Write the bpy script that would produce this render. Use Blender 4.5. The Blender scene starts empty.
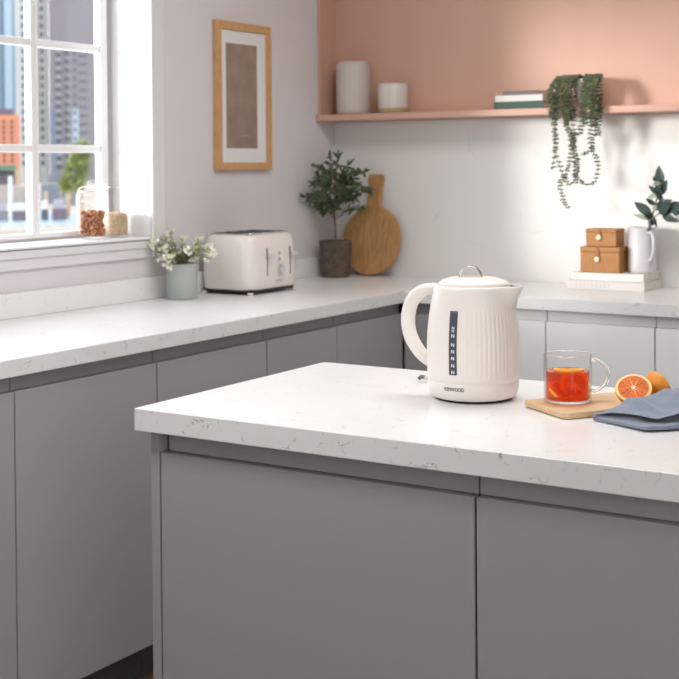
import bpy, bmesh, math, random
from mathutils import Vector, Matrix, Euler, noise
C = bpy.context.scene.collection
PI = math.pi
H = 0.90                       # worktop height; positions below are measured from the worktop surface
rnd = random.Random(7)

# ------------------------------------------------------------------ materials
def new_mat(name):
    m = bpy.data.materials.new(name); m.use_nodes = True
    nt = m.node_tree; b = nt.nodes['Principled BSDF']
    return m, nt, b
def plain(name, col, rough=0.5, metal=0.0, spec=0.5, bump=0.0, bscale=200.0, var=0.0, vscale=8.0, sheen=0.0):
    m, nt, b = new_mat(name)
    b.inputs['Base Color'].default_value = (*col, 1); b.inputs['Roughness'].default_value = rough
    b.inputs['Metallic'].default_value = metal; b.inputs['Specular IOR Level'].default_value = spec
    if sheen: b.inputs['Sheen Weight'].default_value = sheen
    tc = nt.nodes.new('ShaderNodeTexCoord')
    if var:
        n = nt.nodes.new('ShaderNodeTexNoise'); n.inputs['Scale'].default_value = vscale; n.inputs['Detail'].default_value = 4
        nt.links.new(tc.outputs['Object'], n.inputs['Vector'])
        r = nt.nodes.new('ShaderNodeValToRGB')
        r.color_ramp.elements[0].position = .3; r.color_ramp.elements[1].position = .7
        r.color_ramp.elements[0].color = (*[c*(1-var) for c in col], 1); r.color_ramp.elements[1].color = (*[min(1, c*(1+var)) for c in col], 1)
        nt.links.new(n.outputs['Fac'], r.inputs['Fac']); nt.links.new(r.outputs['Color'], b.inputs['Base Color'])
    if bump:
        n = nt.nodes.new('ShaderNodeTexNoise'); n.inputs['Scale'].default_value = bscale; n.inputs['Detail'].default_value = 3
        nt.links.new(tc.outputs['Object'], n.inputs['Vector'])
        bp = nt.nodes.new('ShaderNodeBump'); bp.inputs['Strength'].default_value = bump; bp.inputs['Distance'].default_value = .002
        nt.links.new(n.outputs['Fac'], bp.inputs['Height']); nt.links.new(bp.outputs['Normal'], b.inputs['Normal'])
    return m
def wood(name, c1, c2, scale=6.0, stretch=(1, 12, 12), rough=.5, ring=3.0):
    m, nt, b = new_mat(name); b.inputs['Roughness'].default_value = rough
    tc = nt.nodes.new('ShaderNodeTexCoord'); mp = nt.nodes.new('ShaderNodeMapping')
    mp.inputs['Scale'].default_value = stretch
    nt.links.new(tc.outputs['Object'], mp.inputs['Vector'])
    n = nt.nodes.new('ShaderNodeTexNoise'); n.inputs['Scale'].default_value = scale; n.inputs['Detail'].default_value = 6; n.inputs['Distortion'].default_value = ring*.3
    nt.links.new(mp.outputs['Vector'], n.inputs['Vector'])
    r = nt.nodes.new('ShaderNodeValToRGB')
    r.color_ramp.elements[0].position = .32; r.color_ramp.elements[1].position = .68
    r.color_ramp.elements[0].color = (*c1, 1); r.color_ramp.elements[1].color = (*c2, 1)
    nt.links.new(n.outputs['Fac'], r.inputs['Fac']); nt.links.new(r.outputs['Color'], b.inputs['Base Color'])
    return m
def quartz(name, base=(.80, .795, .79), vein=(.16, .16, .18), amount=1.0, scale=9.0, rough=.28):
    """pale stone with short broken dark veins"""
    m, nt, b = new_mat(name); b.inputs['Roughness'].default_value = rough
    L = nt.links; N = nt.nodes
    tc = N.new('ShaderNodeTexCoord')
    warp = N.new('ShaderNodeTexNoise'); warp.inputs['Scale'].default_value = scale*1.3; warp.inputs['Detail'].default_value = 5
    L.new(tc.outputs['Object'], warp.inputs['Vector'])
    mix = N.new('ShaderNodeMix'); mix.data_type = 'VECTOR'; mix.inputs['Factor'].default_value = .13
    L.new(tc.outputs['Object'], mix.inputs[4]); L.new(warp.outputs['Color'], mix.inputs[5])
    vo = N.new('ShaderNodeTexVoronoi'); vo.feature = 'DISTANCE_TO_EDGE'; vo.inputs['Scale'].default_value = scale*1.9
    L.new(mix.outputs[1], vo.inputs['Vector'])
    r1 = N.new('ShaderNodeValToRGB'); r1.color_ramp.elements[0].position = 0; r1.color_ramp.elements[1].position = .022
    r1.color_ramp.elements[0].color = (1, 1, 1, 1); r1.color_ramp.elements[1].color = (0, 0, 0, 1)
    L.new(vo.outputs['Distance'], r1.inputs['Fac'])
    ms = N.new('ShaderNodeTexNoise'); ms.inputs['Scale'].default_value = scale*3.4; ms.inputs['Detail'].default_value = 3
    L.new(tc.outputs['Object'], ms.inputs['Vector'])
    r2 = N.new('ShaderNodeValToRGB'); r2.color_ramp.elements[0].position = .53; r2.color_ramp.elements[1].position = .66
    L.new(ms.outputs['Fac'], r2.inputs['Fac'])
    mu = N.new('ShaderNodeMath'); mu.operation = 'MULTIPLY'
    L.new(r1.outputs['Color'], mu.inputs[0]); L.new(r2.outputs['Color'], mu.inputs[1])
    mu2 = N.new('ShaderNodeMath'); mu2.operation = 'MULTIPLY'; mu2.inputs[1].default_value = amount
    L.new(mu.outputs[0], mu2.inputs[0])
    cl = N.new('ShaderNodeTexNoise'); cl.inputs['Scale'].default_value = scale*.7; cl.inputs['Detail'].default_value = 5
    L.new(tc.outputs['Object'], cl.inputs['Vector'])
    r3 = N.new('ShaderNodeValToRGB'); r3.color_ramp.elements[0].position = .35; r3.color_ramp.elements[1].position = .65
    r3.color_ramp.elements[0].color = (*[c*.965 for c in base], 1); r3.color_ramp.elements[1].color = (*base, 1)
    L.new(cl.outputs['Fac'], r3.inputs['Fac'])
    mc = N.new('ShaderNodeMix'); mc.data_type = 'RGBA'
    L.new(mu2.outputs[0], mc.inputs['Factor']); L.new(r3.outputs['Color'], mc.inputs[6]); mc.inputs[7].default_value = (*vein, 1)
    L.new(mc.outputs[2], b.inputs['Base Color'])
    return m
def glass(name, tint=(1, 1, 1), ior=1.45, rough=0.0, body=0.0, edge=1.0, bcol=(1, 1, 1)):
    """clear thin glass: transparent with mirror reflections growing towards grazing angles"""
    m, nt, b = new_mat(name); nt.nodes.remove(b)
    out = nt.nodes['Material Output']
    tr = nt.nodes.new('ShaderNodeBsdfTransparent'); tr.inputs['Color'].default_value = (*tint, 1)
    gl = nt.nodes.new('ShaderNodeBsdfGlossy'); gl.inputs['Roughness'].default_value = rough
    et = nt.nodes.new('ShaderNodeMix'); et.data_type = 'RGBA'; et.inputs[6].default_value = (*tint, 1); et.inputs[7].default_value = (*[c*edge for c in tint], 1)
    nt.links.new(et.outputs[2], tr.inputs['Color'])
    lw = nt.nodes.new('ShaderNodeLayerWeight'); lw.inputs['Blend'].default_value = .5
    pw = nt.nodes.new('ShaderNodeMath'); pw.operation = 'POWER'; pw.inputs[1].default_value = 4.5
    fr = nt.nodes.new('ShaderNodeMath'); fr.operation = 'MULTIPLY_ADD'; fr.inputs[1].default_value = .85
    fr.inputs[2].default_value = ((ior-1)/(ior+1))**2
    nt.links.new(lw.outputs['Facing'], pw.inputs[0]); nt.links.new(pw.outputs[0], fr.inputs[0]); 
    p2 = nt.nodes.new('ShaderNodeMath'); p2.operation = 'POWER'; p2.inputs[1].default_value = 9
    nt.links.new(lw.outputs['Facing'], p2.inputs[0]); nt.links.new(p2.outputs[0], et.inputs['Factor'])
    mx = nt.nodes.new('ShaderNodeMixShader')
    nt.links.new(fr.outputs[0], mx.inputs[0]); nt.links.new(tr.outputs[0], mx.inputs[1]); nt.links.new(gl.outputs[0], mx.inputs[2])
    last = mx
    if body:
        df = nt.nodes.new('ShaderNodeBsdfTranslucent'); df.inputs['Color'].default_value = (*bcol, 1)
        m2 = nt.nodes.new('ShaderNodeMixShader'); m2.inputs[0].default_value = body
        nt.links.new(mx.outputs[0], m2.inputs[1]); nt.links.new(df.outputs[0], m2.inputs[2]); last = m2
    nt.links.new(last.outputs[0], out.inputs['Surface'])
    return m

M = {}
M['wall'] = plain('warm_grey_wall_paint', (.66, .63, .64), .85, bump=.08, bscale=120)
M['white'] = plain('white_trim_paint', (.80, .79, .79), .4)
M['trimgrey'] = plain('pale_grey_trim_paint', (.70, .685, .69), .5)
M['room'] = plain('white_room_paint', (.72, .71, .70), .9)
M['ceil'] = plain('ceiling_paint', (.85, .85, .84), .9)
M['floor'] = wood('brown_floor_boards', (.09, .065, .05), (.14, .10, .075), 3, (1, 9, 9), .5)
M['splash'] = quartz('white_splashback_stone', (.76, .75, .73), (.5, .5, .48), .35, 2.2, .35)
M['quartz'] = quartz('white_quartz_glare_faded', amount=.5)  # veins faded to imitate glare washing out the worktop tops
M['quartzedge'] = quartz('white_quartz_full_veins', amount=1.0, scale=11)  # same stone with unfaded veins, for edges out of the glare
M['pink'] = plain('dusty_pink_paint', (.60, .36, .275), .6)
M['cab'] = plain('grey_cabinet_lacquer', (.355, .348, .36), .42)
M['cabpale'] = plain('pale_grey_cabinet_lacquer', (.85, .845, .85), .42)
M['cabin'] = plain('dark_cabinet_core', (.10, .095, .095), .7)
M['plinth'] = plain('dark_grey_plinth', (.12, .115, .115), .6)
M['cream'] = plain('cream_plastic', (.83, .775, .735), .34, spec=.45)
M['creamt'] = plain('cream_enamel', (.79, .735, .70), .25, spec=.5)
M['chrome'] = plain('chrome', (.75, .75, .76), .08, 1.0)
M['dark'] = plain('black_rubber', (.012, .012, .013), .6)
M['gauge'] = plain('smoked_gauge_plastic', (.065, .07, .10), .4)
M['mark'] = plain('white_print', (.80, .80, .82), .5)
M['logo'] = plain('charcoal_print', (.06, .05, .05), .5)
M['greyprint'] = plain('grey_print', (.30, .28, .27), .5)
M['glass'] = glass('clear_glass', ior=1.22, edge=.4)
M['solidglass'] = plain('solid_clear_glass', (1, 1, 1), .0); M['solidglass'].node_tree.nodes['Principled BSDF'].inputs['Transmission Weight'].default_value = 1
M['pane'] = glass('window_glass', (.97, .98, .98), 1.25)
M['tea'] = glass('red_tea', (.95, .36, .19), 1.2, 0, .20, bcol=(.95, .14, .05))
M['peel'] = plain('orange_peel', (.86, .30, .02), .42, bump=.5, bscale=500, var=.12, vscale=60)
M['pith'] = plain('pale_orange_pith', (.95, .66, .28), .6)
M['slice'] = plain('orange_slice_rind', (1, .58, .05), .4)
M['sliceflesh'] = plain('soaked_orange_flesh', (.88, .30, .03), .4, var=.25, vscale=300)
M['core'] = plain('orange_core', (.95, .80, .55), .6)
M['boardw'] = wood('light_bamboo', (.60, .40, .22), (.76, .56, .34), 10, (2, 30, 30), .5)
M['oldwood'] = wood('acacia_wood', (.33, .165, .06), (.52, .29, .115), 7, (14, 14, 2), .5)
M['boxwood'] = wood('tan_cork_leather', (.33, .14, .038), (.43, .195, .06), 20, (16, 16, 2), .55)
M['strapm'] = plain('brown_leather', (.30, .115, .035), .5)
M['frame'] = wood('oak_frame', (.52, .275, .12), (.62, .36, .17), 9, (12, 12, 3), .45)
M['mat'] = plain('white_mount_board', (.74, .73, .72), .8)
M['print'] = plain('taupe_print', (.30, .215, .175), .8, bump=.3, bscale=90, var=.16, vscale=14)
M['printline'] = plain('pale_print_line', (.45, .36, .30), .8)
M['sage'] = plain('sage_ceramic', (.40, .435, .41), .55)
M['stemg'] = plain('olive_stem', (.25, .27, .10), .7)
M['bloom'] = plain('cream_petal', (.92, .91, .80), .7)
M['bloomleaf'] = plain('dusty_green_leaf', (.33, .35, .20), .7, var=.25, vscale=30)
M['clay'] = plain('brown_clay', (.10, .075, .055), .85, bump=.9, bscale=70, var=.35, vscale=35)
M['soil'] = plain('dark_soil', (.025, .018, .012), .95)
M['bark'] = plain('grey_brown_bark', (.17, .125, .085), .85)
M['olive'] = plain('olive_leaf', (.075, .105, .05), .55, var=.4, vscale=25)
M['trail'] = plain('trailing_leaf', (.046, .060, .020), .55, var=.45, vscale=25)
M['darkleaf'] = plain('dark_bluish_leaf', (.045, .075, .065), .3, var=.35, vscale=20)
M['paleleaf'] = plain('pale_grey_green_leaf', (.33, .37, .28), .6)
M['ribbed'] = plain('stone_white_glaze', (.56, .50, .45), .5)
M['glaze'] = plain('white_glaze', (.66, .62, .58), .25)
M['tan'] = plain('tan_bare_clay', (.46, .36, .22), .8)
M['jug'] = plain('white_ceramic', (.60, .585, .605), .3)
M['paper'] = plain('book_pages', (.72, .69, .63), .9)
M['bkgreen'] = plain('green_book_cloth', (.05, .10, .075), .7)
M['bkwhite'] = plain('white_book_cloth', (.68, .64, .62), .7)
M['bkgrey'] = plain('grey_book_cloth', (.16, .14, .135), .7)
M['bkcream'] = plain('cream_book_cover', (.78, .74, .69), .6)
M['emboss'] = plain('embossed_grey', (.60, .57, .55), .6)
M['linen'] = plain('slate_blue_linen', (.215, .255, .335), .9, bump=.35, bscale=900, sheen=.3)
M['nut'] = plain('almond_skin', (.42, .17, .075), .6, var=.4, vscale=60)
M['oat'] = plain('oat_flakes', (.52, .38, .24), .8, bump=.6, bscale=200, var=.25, vscale=90)
M['steel'] = plain('bright_steel_wire', (.7, .7, .7), .2, 1.0)
M['greyrub'] = plain('grey_rubber', (.17, .17, .17), .5)
# city
M['bblue'] = plain('blue_glass_tower', (0.094, 0.152, 0.210), .5)
M['bbluel'] = plain('light_blue_panel', (0.187, 0.246, 0.304), .5)
M['bpale'] = plain('pale_concrete', (0.276, 0.290, 0.286), .8)
M['bbeige'] = plain('beige_concrete', (0.232, 0.210, 0.192), .8)
M['bdark'] = plain('mauve_concrete', (0.112, 0.101, 0.116), .8)
M['bslate'] = plain('slate_panel', (0.089, 0.098, 0.134), .7)
M['bwin'] = plain('dark_window', (0.020, 0.024, 0.033), .25)
M['bbalc'] = plain('pale_balcony', (0.201, 0.192, 0.215), .7)
M['borange'] = plain('salmon_brick', (0.357, 0.134, 0.076), .85)
M['bpurple'] = plain('dull_purple_roof', (0.076, 0.058, 0.076), .8)
M['bgreen'] = plain('green_awning', (0.053, 0.103, 0.076), .7)
M['quay'] = plain('beige_paving', (.17, .135, .11), .9, var=.35, vscale=.08)
M['water'] = plain('pale_blue_water', (0.156, 0.232, 0.294), .2, var=.2, vscale=.3)
M['hull'] = plain('boat_white', (0.357, 0.357, 0.357), .4)
M['hullb'] = plain('boat_navy', (0.022, 0.027, 0.045), .4)
M['post'] = plain('tan_timber_post', (0.268, 0.192, 0.120), .8)
M['lime'] = plain('lime_leaf', (0.107, 0.134, 0.018), .6, var=.45, vscale=.8)
M['asph'] = plain('far_ground', (0.179, 0.165, 0.156), .9)

# ------------------------------------------------------------------ mesh helpers
def box(bm, x0, x1, y0, y1, z0, z1):
    v = [bm.verts.new((x, y, z)) for z in (z0, z1) for y in (y0, y1) for x in (x0, x1)]
    for f in ((0, 2, 3, 1), (4, 5, 7, 6), (0, 1, 5, 4), (2, 6, 7, 3), (0, 4, 6, 2), (1, 3, 7, 5)):
        bm.faces.new([v[i] for i in f])
    return v
def prism(bm, poly, z0, z1):
    a = [bm.verts.new((x, y, z0)) for x, y in poly]; b = [bm.verts.new((x, y, z1)) for x, y in poly]
    n = len(poly)
    bm.faces.new(list(reversed(a))); bm.faces.new(b)
    for i in range(n): bm.faces.new((a[i], a[(i+1) % n], b[(i+1) % n], b[i]))
def rrect(x0, x1, y0, y1, r, n=6):
    pts = []
    for cx, cy, a0 in ((x1-r, y1-r, 0), (x0+r, y1-r, 90), (x0+r, y0+r, 180), (x1-r, y0+r, 270)):
        for k in range(n+1):
            a = math.radians(a0+90*k/n); pts.append((cx+r*math.cos(a), cy+r*math.sin(a)))
    return pts
def lathe(bm, prof, seg=48, fn=None, cx=0, cy=0):
    rings = []
    for r, z in prof:
        if r < 1e-6: rings.append([bm.verts.new((cx, cy, z))]); continue
        ring = []
        for k in range(seg):
            a = 2*PI*k/seg; rr = fn(a, r, z) if fn else r
            ring.append(bm.verts.new((cx+rr*math.cos(a), cy+rr*math.sin(a), z)))
        rings.append(ring)
    for A, B in zip(rings, rings[1:]):
        if len(A) == 1 and len(B) == 1: continue
        for k in range(seg):
            j = (k+1) % seg
            if len(A) == 1: bm.faces.new((A[0], B[j], B[k]))
            elif len(B) == 1: bm.faces.new((A[k], A[j], B[0]))
            else: bm.faces.new((A[k], A[j], B[j], B[k]))
def spline(pts, n=8):
    P = [Vector(p) for p in pts]; out = []
    for i in range(len(P)-1):
        p0 = P[max(i-1, 0)]; p1 = P[i]; p2 = P[i+1]; p3 = P[min(i+2, len(P)-1)]
        for k in range(n):
            t = k/n
            out.append(.5*((2*p1)+(p2-p0)*t+(2*p0-5*p1+4*p2-p3)*t*t+(3*p1-p0-3*p2+p3)*t**3))
    out.append(P[-1]); return out
def tube(bm, pts, r, seg=10, sx=1.0, cap=True, ref=None):
    """tube along pts; r a number or list; sx flattens the second axis"""
    P = [Vector(p) for p in pts]; rings = []; n = len(P)
    up = Vector(ref) if ref else None; prev = None
    for i, p in enumerate(P):
        t = (P[min(i+1, n-1)]-P[max(i-1, 0)]).normalized()
        if up is not None: a = (up-t*up.dot(t)).normalized()
        elif prev is None: a = t.orthogonal().normalized()
        else: a = (prev-t*prev.dot(t)).normalized()
        prev = a; b = t.cross(a); rr = r[i] if isinstance(r, (list, tuple)) else r
        rings.append([bm.verts.new(p+a*rr*math.cos(2*PI*k/seg)*sx+b*rr*math.sin(2*PI*k/seg)) for k in range(seg)])
    for A, B in zip(rings, rings[1:]):
        for k in range(seg):
            j = (k+1) % seg; bm.faces.new((A[k], A[j], B[j], B[k]))
    if cap: bm.faces.new(list(reversed(rings[0]))); bm.faces.new(rings[-1])
def leaf(bm, p, d, L, W, up=(0, 0, 1), fold=.25, bend=.15):
    p = Vector(p); d = Vector(d).normalized(); u = Vector(up)
    s = d.cross(u)
    if s.length < 1e-3: s = d.orthogonal()
    s.normalize(); nrm = s.cross(d)
    st = [(0, .06), (.25, .8), (.5, 1), (.78, .62), (1, .03)]
    rows = []
    for t, w in st:
        c = p+d*L*t-nrm*(bend*L*t*t)
        rows.append((bm.verts.new(c+s*W*.5*w+nrm*W*fold*w*.5), bm.verts.new(c), bm.verts.new(c-s*W*.5*w+nrm*W*fold*w*.5)))
    for A, B in zip(rows, rows[1:]):
        bm.faces.new((A[0], A[1], B[1], B[0])); bm.faces.new((A[1], A[2], B[2], B[1]))
def blob(bm, c, r, sub=2, sc=(1, 1, 1), jit=0.0, rot=None):
    g = bmesh.ops.create_icosphere(bm, subdivisions=sub, radius=1)
    R = rot.to_matrix() if rot else Matrix.Identity(3)
    for v in g['verts']:
        k = 1+jit*noise.noise(v.co*2.2+Vector(c)*37)
        v.co = R @ Vector((v.co.x*r*sc[0]*k, v.co.y*r*sc[1]*k, v.co.z*r*sc[2]*k))+Vector(c)

# ------------------------------------------------------------------ object helpers
def tag(o, label=None, cat=None, group=None, kind=None):
    if label: o['label'] = label
    if cat: o['category'] = cat
    if group: o['group'] = group
    if kind: o['kind'] = kind
    return o
def thing(name, label, cat, loc, rotz=0.0, group=None, kind=None):
    o = bpy.data.objects.new(name, None); C.objects.link(o)
    o.location = (loc[0], loc[1], loc[2]+H); o.rotation_euler = (0, 0, rotz); o.empty_display_size = .03
    return tag(o, label, cat, group, kind)
def obj(name, bm, mat, parent=None, smooth=False, bevel=0.0, sub=0, solid=0.0, label=None, seg=2, auto=None):
    bmesh.ops.recalc_face_normals(bm, faces=bm.faces)
    me = bpy.data.meshes.new(name); bm.to_mesh(me); bm.free()
    for m in (mat if isinstance(mat, (list, tuple)) else [mat]): me.materials.append(m)
    o = bpy.data.objects.new(name, me); C.objects.link(o)
    if parent is not None: o.parent = parent
    else: o.location.z = H
    if smooth:
        for p in me.polygons: p.use_smooth = True
        if auto: me.set_sharp_from_angle(angle=math.radians(auto))
    if solid:
        md = o.modifiers.new('thick', 'SOLIDIFY'); md.thickness = solid; md.offset = 0
    if bevel:
        md = o.modifiers.new('bevel', 'BEVEL'); md.width = bevel; md.segments = seg; md.limit_method = 'ANGLE'; md.angle_limit = math.radians(40)
    if sub:
        md = o.modifiers.new('sub', 'SUBSURF'); md.levels = sub; md.render_levels = sub
    if label: o['label'] = label
    return o
def boxobj(name, dims, mat, parent=None, bevel=0.0, **k):
    bm = bmesh.new(); box(bm, *dims); return obj(name, bm, mat, parent, bevel=bevel, **k)
def copy_tree(o, parent=None):
    c = o.copy(); C.objects.link(c)
    if parent is not None: c.parent = parent
    for ch in list(o.children): copy_tree(ch, c)
    return c
def struct(name, bm, mat, **k):
    return tag(obj(name, bm, mat, **k), kind='structure')
def text_bm(s, size, spacing=1.0):
    cu = bpy.data.curves.new('lettering', 'FONT'); cu.body = s; cu.size = size; cu.align_x = 'CENTER'; cu.align_y = 'CENTER'
    cu.space_character = spacing; cu.resolution_u = 3; cu.fill_mode = 'FRONT'; cu.offset = size*.014
    t = bpy.data.objects.new('lettering', cu); C.objects.link(t)
    bpy.context.view_layer.update()
    me = bpy.data.meshes.new_from_object(t.evaluated_get(bpy.context.evaluated_depsgraph_get()))
    bm = bmesh.new(); bm.from_mesh(me)
    bpy.data.objects.remove(t); bpy.data.curves.remove(cu); bpy.data.meshes.remove(me)
    return bm

# ================================================================== THE ROOM
D, D2, T = .603, .5216, .04
RX, RY, CZ = 4.6, -5.8, 1.72
WY0, WY1, WZ0, WZ1 = -2.46, -1.125, .197, 1.22     # window opening in the left wall
bm = bmesh.new(); box(bm, -.3, RX+.2, RY-.2, .2, -H-.1, -H); struct('floor', bm, M['floor'])
bm = bmesh.new(); box(bm, -.3, RX+.2, RY-.2, .2, CZ, CZ+.1); struct('ceiling', bm, M['ceil'])
bm = bmesh.new(); box(bm, -.22, RX+.2, 0, .15, -H, CZ); struct('wall_back', bm, M['room'])
bm = bmesh.new()
box(bm, -.22, 0, WY1, 0, -H, CZ); box(bm, -.22, 0, RY, WY0, -H, CZ)
box(bm, -.22, 0, WY0, WY1, -H, WZ0-.004); box(bm, -.22, 0, WY0, WY1, WZ1, CZ)
struct('wall_left', bm, M['wall'])
bm = bmesh.new(); box(bm, RX, RX+.15, RY, 0, -H, CZ); struct('wall_right', bm, M['room'])
bm = bmesh.new(); box(bm, -.22, RX+.15, RY-.15, RY, -H, CZ); struct('wall_front', bm, M['room'])
# splashback slab between worktop and shelf
bm = bmesh.new(); box(bm, .001, RX, -.008, -.0005, 0, .595); struct('trim_1', bm, M['splash'])

# ---- window
win = thing('window_1', 'white timber window with clear panes in the left wall', 'window', (0, WY1, WZ0), kind='structure')
y = lambda v: v-WY1
z = lambda v: v-WZ0
e = .0015
bm = bmesh.new()                                   # fixed frame + sash stiles and rails
FX0, FX1 = -.192, -.160
box(bm, FX0, FX1-.018, y(-1.146), y(WY1)-e, e, z(WZ1)-e)
box(bm, FX0, FX1-.018, y(WY0)+e, y(-2.44), e, z(WZ1)-e)
box(bm, FX0, FX1-.018, y(-2.44), y(-1.146), e, .012)
box(bm, FX0, FX1-.018, y(-2.44), y(-1.146), z(WZ1)-.02, z(WZ1)-e)
obj('frame', bm, M['white'], win, bevel=.002)
def sash(y0, y1):
    bm = bmesh.new()
    w, r = .034, .016
    box(bm, FX0+.004, FX1, y(y1)-w, y(y1), .012, z(WZ1)-.02)
    box(bm, FX0+.004, FX1, y(y0), y(y0)+w if y0 < -2 else y(y0)+.015, .012, z(WZ1)-.02)
    a, b = y(y0)+(w if y0 < -2 else .015), y(y1)-w
    box(bm, FX0+.004, FX1, a, b, .012, .012+r); box(bm, FX0+.004, FX1, a, b, z(WZ1)-.02-w, z(WZ1)-.02)
    for zz in (.474, .80): box(bm, FX0+.008, FX1-.004, a, b, z(zz), z(zz)+.024)
    s = obj('sash', bm, M['white'], win, bevel=.003)
    for k, (c, d) in enumerate(((WZ0+.012+r, .474), (.498, .80), (.824, WZ1-.02-w))):
        boxobj('pane', (-.178, -.174, a+.001, b-.001, z(c)+.001, z(d)-.001), M['pane'], s)
sash(-1.4745, -1.146); 
bm = bmesh.new()
def sash2(y0, y1):
    bm = bmesh.new(); w = .0155
    box(bm, FX0+.004, FX1, y(y1)-w, y(y1), .012, z(WZ1)-.02); box(bm, FX0+.004, FX1, y(y0), y(y0)+w, .012, z(WZ1)-.02)
    a, b = y(y0)+w, y(y1)-w
    box(bm, FX0+.004, FX1, a, b, .012, .028); box(bm, FX0+.004, FX1, a, b, z(WZ1)-.06, z(WZ1)-.02)
    for zz in (.474, .80): box(bm, FX0+.008, FX1-.004, a, b, z(zz), z(zz)+.024)
    s = obj('sash', bm, M['white'], win, bevel=.003)
    for c, d in ((WZ0+.028, .474), (.498, .80), (.824, WZ1-.06)):
        boxobj('pane', (-.178, -.174, a+.001, b-.001, z(c)+.001, z(d)-.001), M['pane'], s)
sash2(-1.805, -1.4755); sash2(-2.135, -1.808); sash2(-2.438, -2.138)
boxobj('window_sill', (FX1+.001, .0195, y(WY0)+.002, y(WY1)-.003, -.0035, .004), M['white'], win, bevel=.002)
# painted casing round the opening
bm = bmesh.new()
box(bm, .0005, .013, -1.1276, -1.064, .134, 1.28); struct('trim_2', bm, M['trimgrey'], bevel=.004)
bm = bmesh.new()
box(bm, .0005, .016, WY0-.06, -1.128, .166, .190); box(bm, .0005, .010, WY0-.06, -1.128, .134, .166)
struct('trim_3', bm, M['trimgrey'], bevel=.003)
bm = bmesh.new(); box(bm, .0005, .013, WY0-.06, -1.128, 1.222, 1.28); struct('trim_4', bm, M['trimgrey'], bevel=.003)
bm = bmesh.new(); box(bm, -.158, .0, WY1-.0025, WY1-.0005, WZ0+.005, WZ1-.002); struct('trim_5', bm, M['white'])

# ================================================================== WORKTOPS AND CABINETS
wt = thing('worktop', 'white veined quartz worktop running below the window and along the back wall', 'worktop', (0, 0, 0))
bm = bmesh.new(); prism(bm, [(.001, -.009), (.001, -3.285), (D-.006, -3.285), (D-.006, -D2+.006), (4.1, -D2+.006), (4.1, -.009)], -T, 0)
obj('slab', bm, M['quartz'], wt)
bm = bmesh.new(); prism(bm, [(D-.006, -3.285), (D, -3.285), (D, -D2), (4.1, -D2), (4.1, -D2+.006), (D-.006, -D2+.006)], -T, 0)
obj('front_edge', bm, M['quartzedge'], wt, bevel=.0015)  # strip split from the slab to carry the unfaded veins
boxobj('upstand', (.001, .020, -3.285, -.010, .0005, .0715), M['quartz'], wt, bevel=.0015)
it = thing('island_worktop', 'thick white quartz worktop of the island carrying the kettle', 'worktop', (1.2298, -2.6209, 0))
boxobj('slab', (.006, 2.2, .006, .6195, -T, 0), M['quartz'], it)
bm = bmesh.new(); prism(bm, [(0, 0), (2.2, 0), (2.2, .006), (.006, .006), (.006, .6195), (0, .6195)], -T, 0)
obj('front_edge', bm, M['quartzedge'], it, bevel=.0015)

def cabinet(w, depth, label, x, yy, rotz, group, end=False, paint='cab'):
    """front plane at local y=0, unit runs along local x; origin on the floor"""
    t = thing('base_cabinet', label, 'cabinet', (x, yy, -H), rotz, group)
    g = .0018; top = H-T-.0015; dz = H-.078
    x0 = .0005; x1 = w-.0005
    bm = bmesh.new(); box(bm, x0, x1, .021, depth, .10, dz-.012); box(bm, x0, x1, .036, depth, dz-.012, top)
    obj('carcass', bm, M['cabin'], t)
    boxobj('handle_rail', (x0+(.009 if end else .0012), x1-.0012, .0145, .0355, dz+.001, top), M[paint], t, bevel=.001)
    boxobj('door', (x0+g, x1-g, .0, .0195, .103, dz), M[paint], t, bevel=.0012)
    boxobj('plinth', (x0, x1, .06, .078, 0, .098), M['plinth'], t)
    return t
gl = 'grey cabinets under the window worktop'
ys = [-3.27, -2.78, -2.287, -1.794, -1.305, -.926, -.5055]
labs = ['grey base cabinet under the left worktop, nearest the camera and out at the edge',
        'grey base cabinet at the far left edge under the left worktop',
        'wide grey cabinet under the left worktop, just left of the island corner',
        'grey cabinet under the left worktop directly below the sage planter, behind the island corner',
        'narrow grey cabinet under the left worktop, below the front of the toaster',
        'grey corner cabinet under the left worktop, ending at the inner corner']
for i in range(6):
    cabinet(ys[i+1]-ys[i], .555, labs[i], .585, ys[i], PI/2, gl)
gb = 'cabinets under the back worktop'
xs = [.588, .748, 1.107, 1.465, 1.823, 2.181]
labs = ['narrow grey corner unit under the back worktop, seen through the kettle handle',
        'pale grey cabinet under the back worktop, behind the kettle',
        'pale grey cabinet under the back worktop, below the books and behind the glass mug',
        'pale grey cabinet under the back worktop at the right edge, above the blue napkin',
        'pale grey cabinet under the back worktop, farthest right and past the picture edge']
for i in range(5):
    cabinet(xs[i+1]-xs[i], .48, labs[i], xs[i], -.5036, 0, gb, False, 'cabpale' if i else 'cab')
gi = 'grey cabinets of the island'
ic = cabinet(.619, .57, 'wide grey island cabinet at the near left end with a thin end panel', 1.2685, -2.598, 0, gi, True)
boxobj('end_panel', (-.0195, -.001, -.001, .57, 0, H-T-.0015), M['cab'], ic, bevel=.001)
cabinet(.619, .57, 'grey island cabinet at lower right under the mug and napkin', 1.8875, -2.598, 0, gi)
cabinet(.619, .57, 'grey island cabinet past the right picture edge', 2.5065, -2.598, 0, gi)

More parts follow.
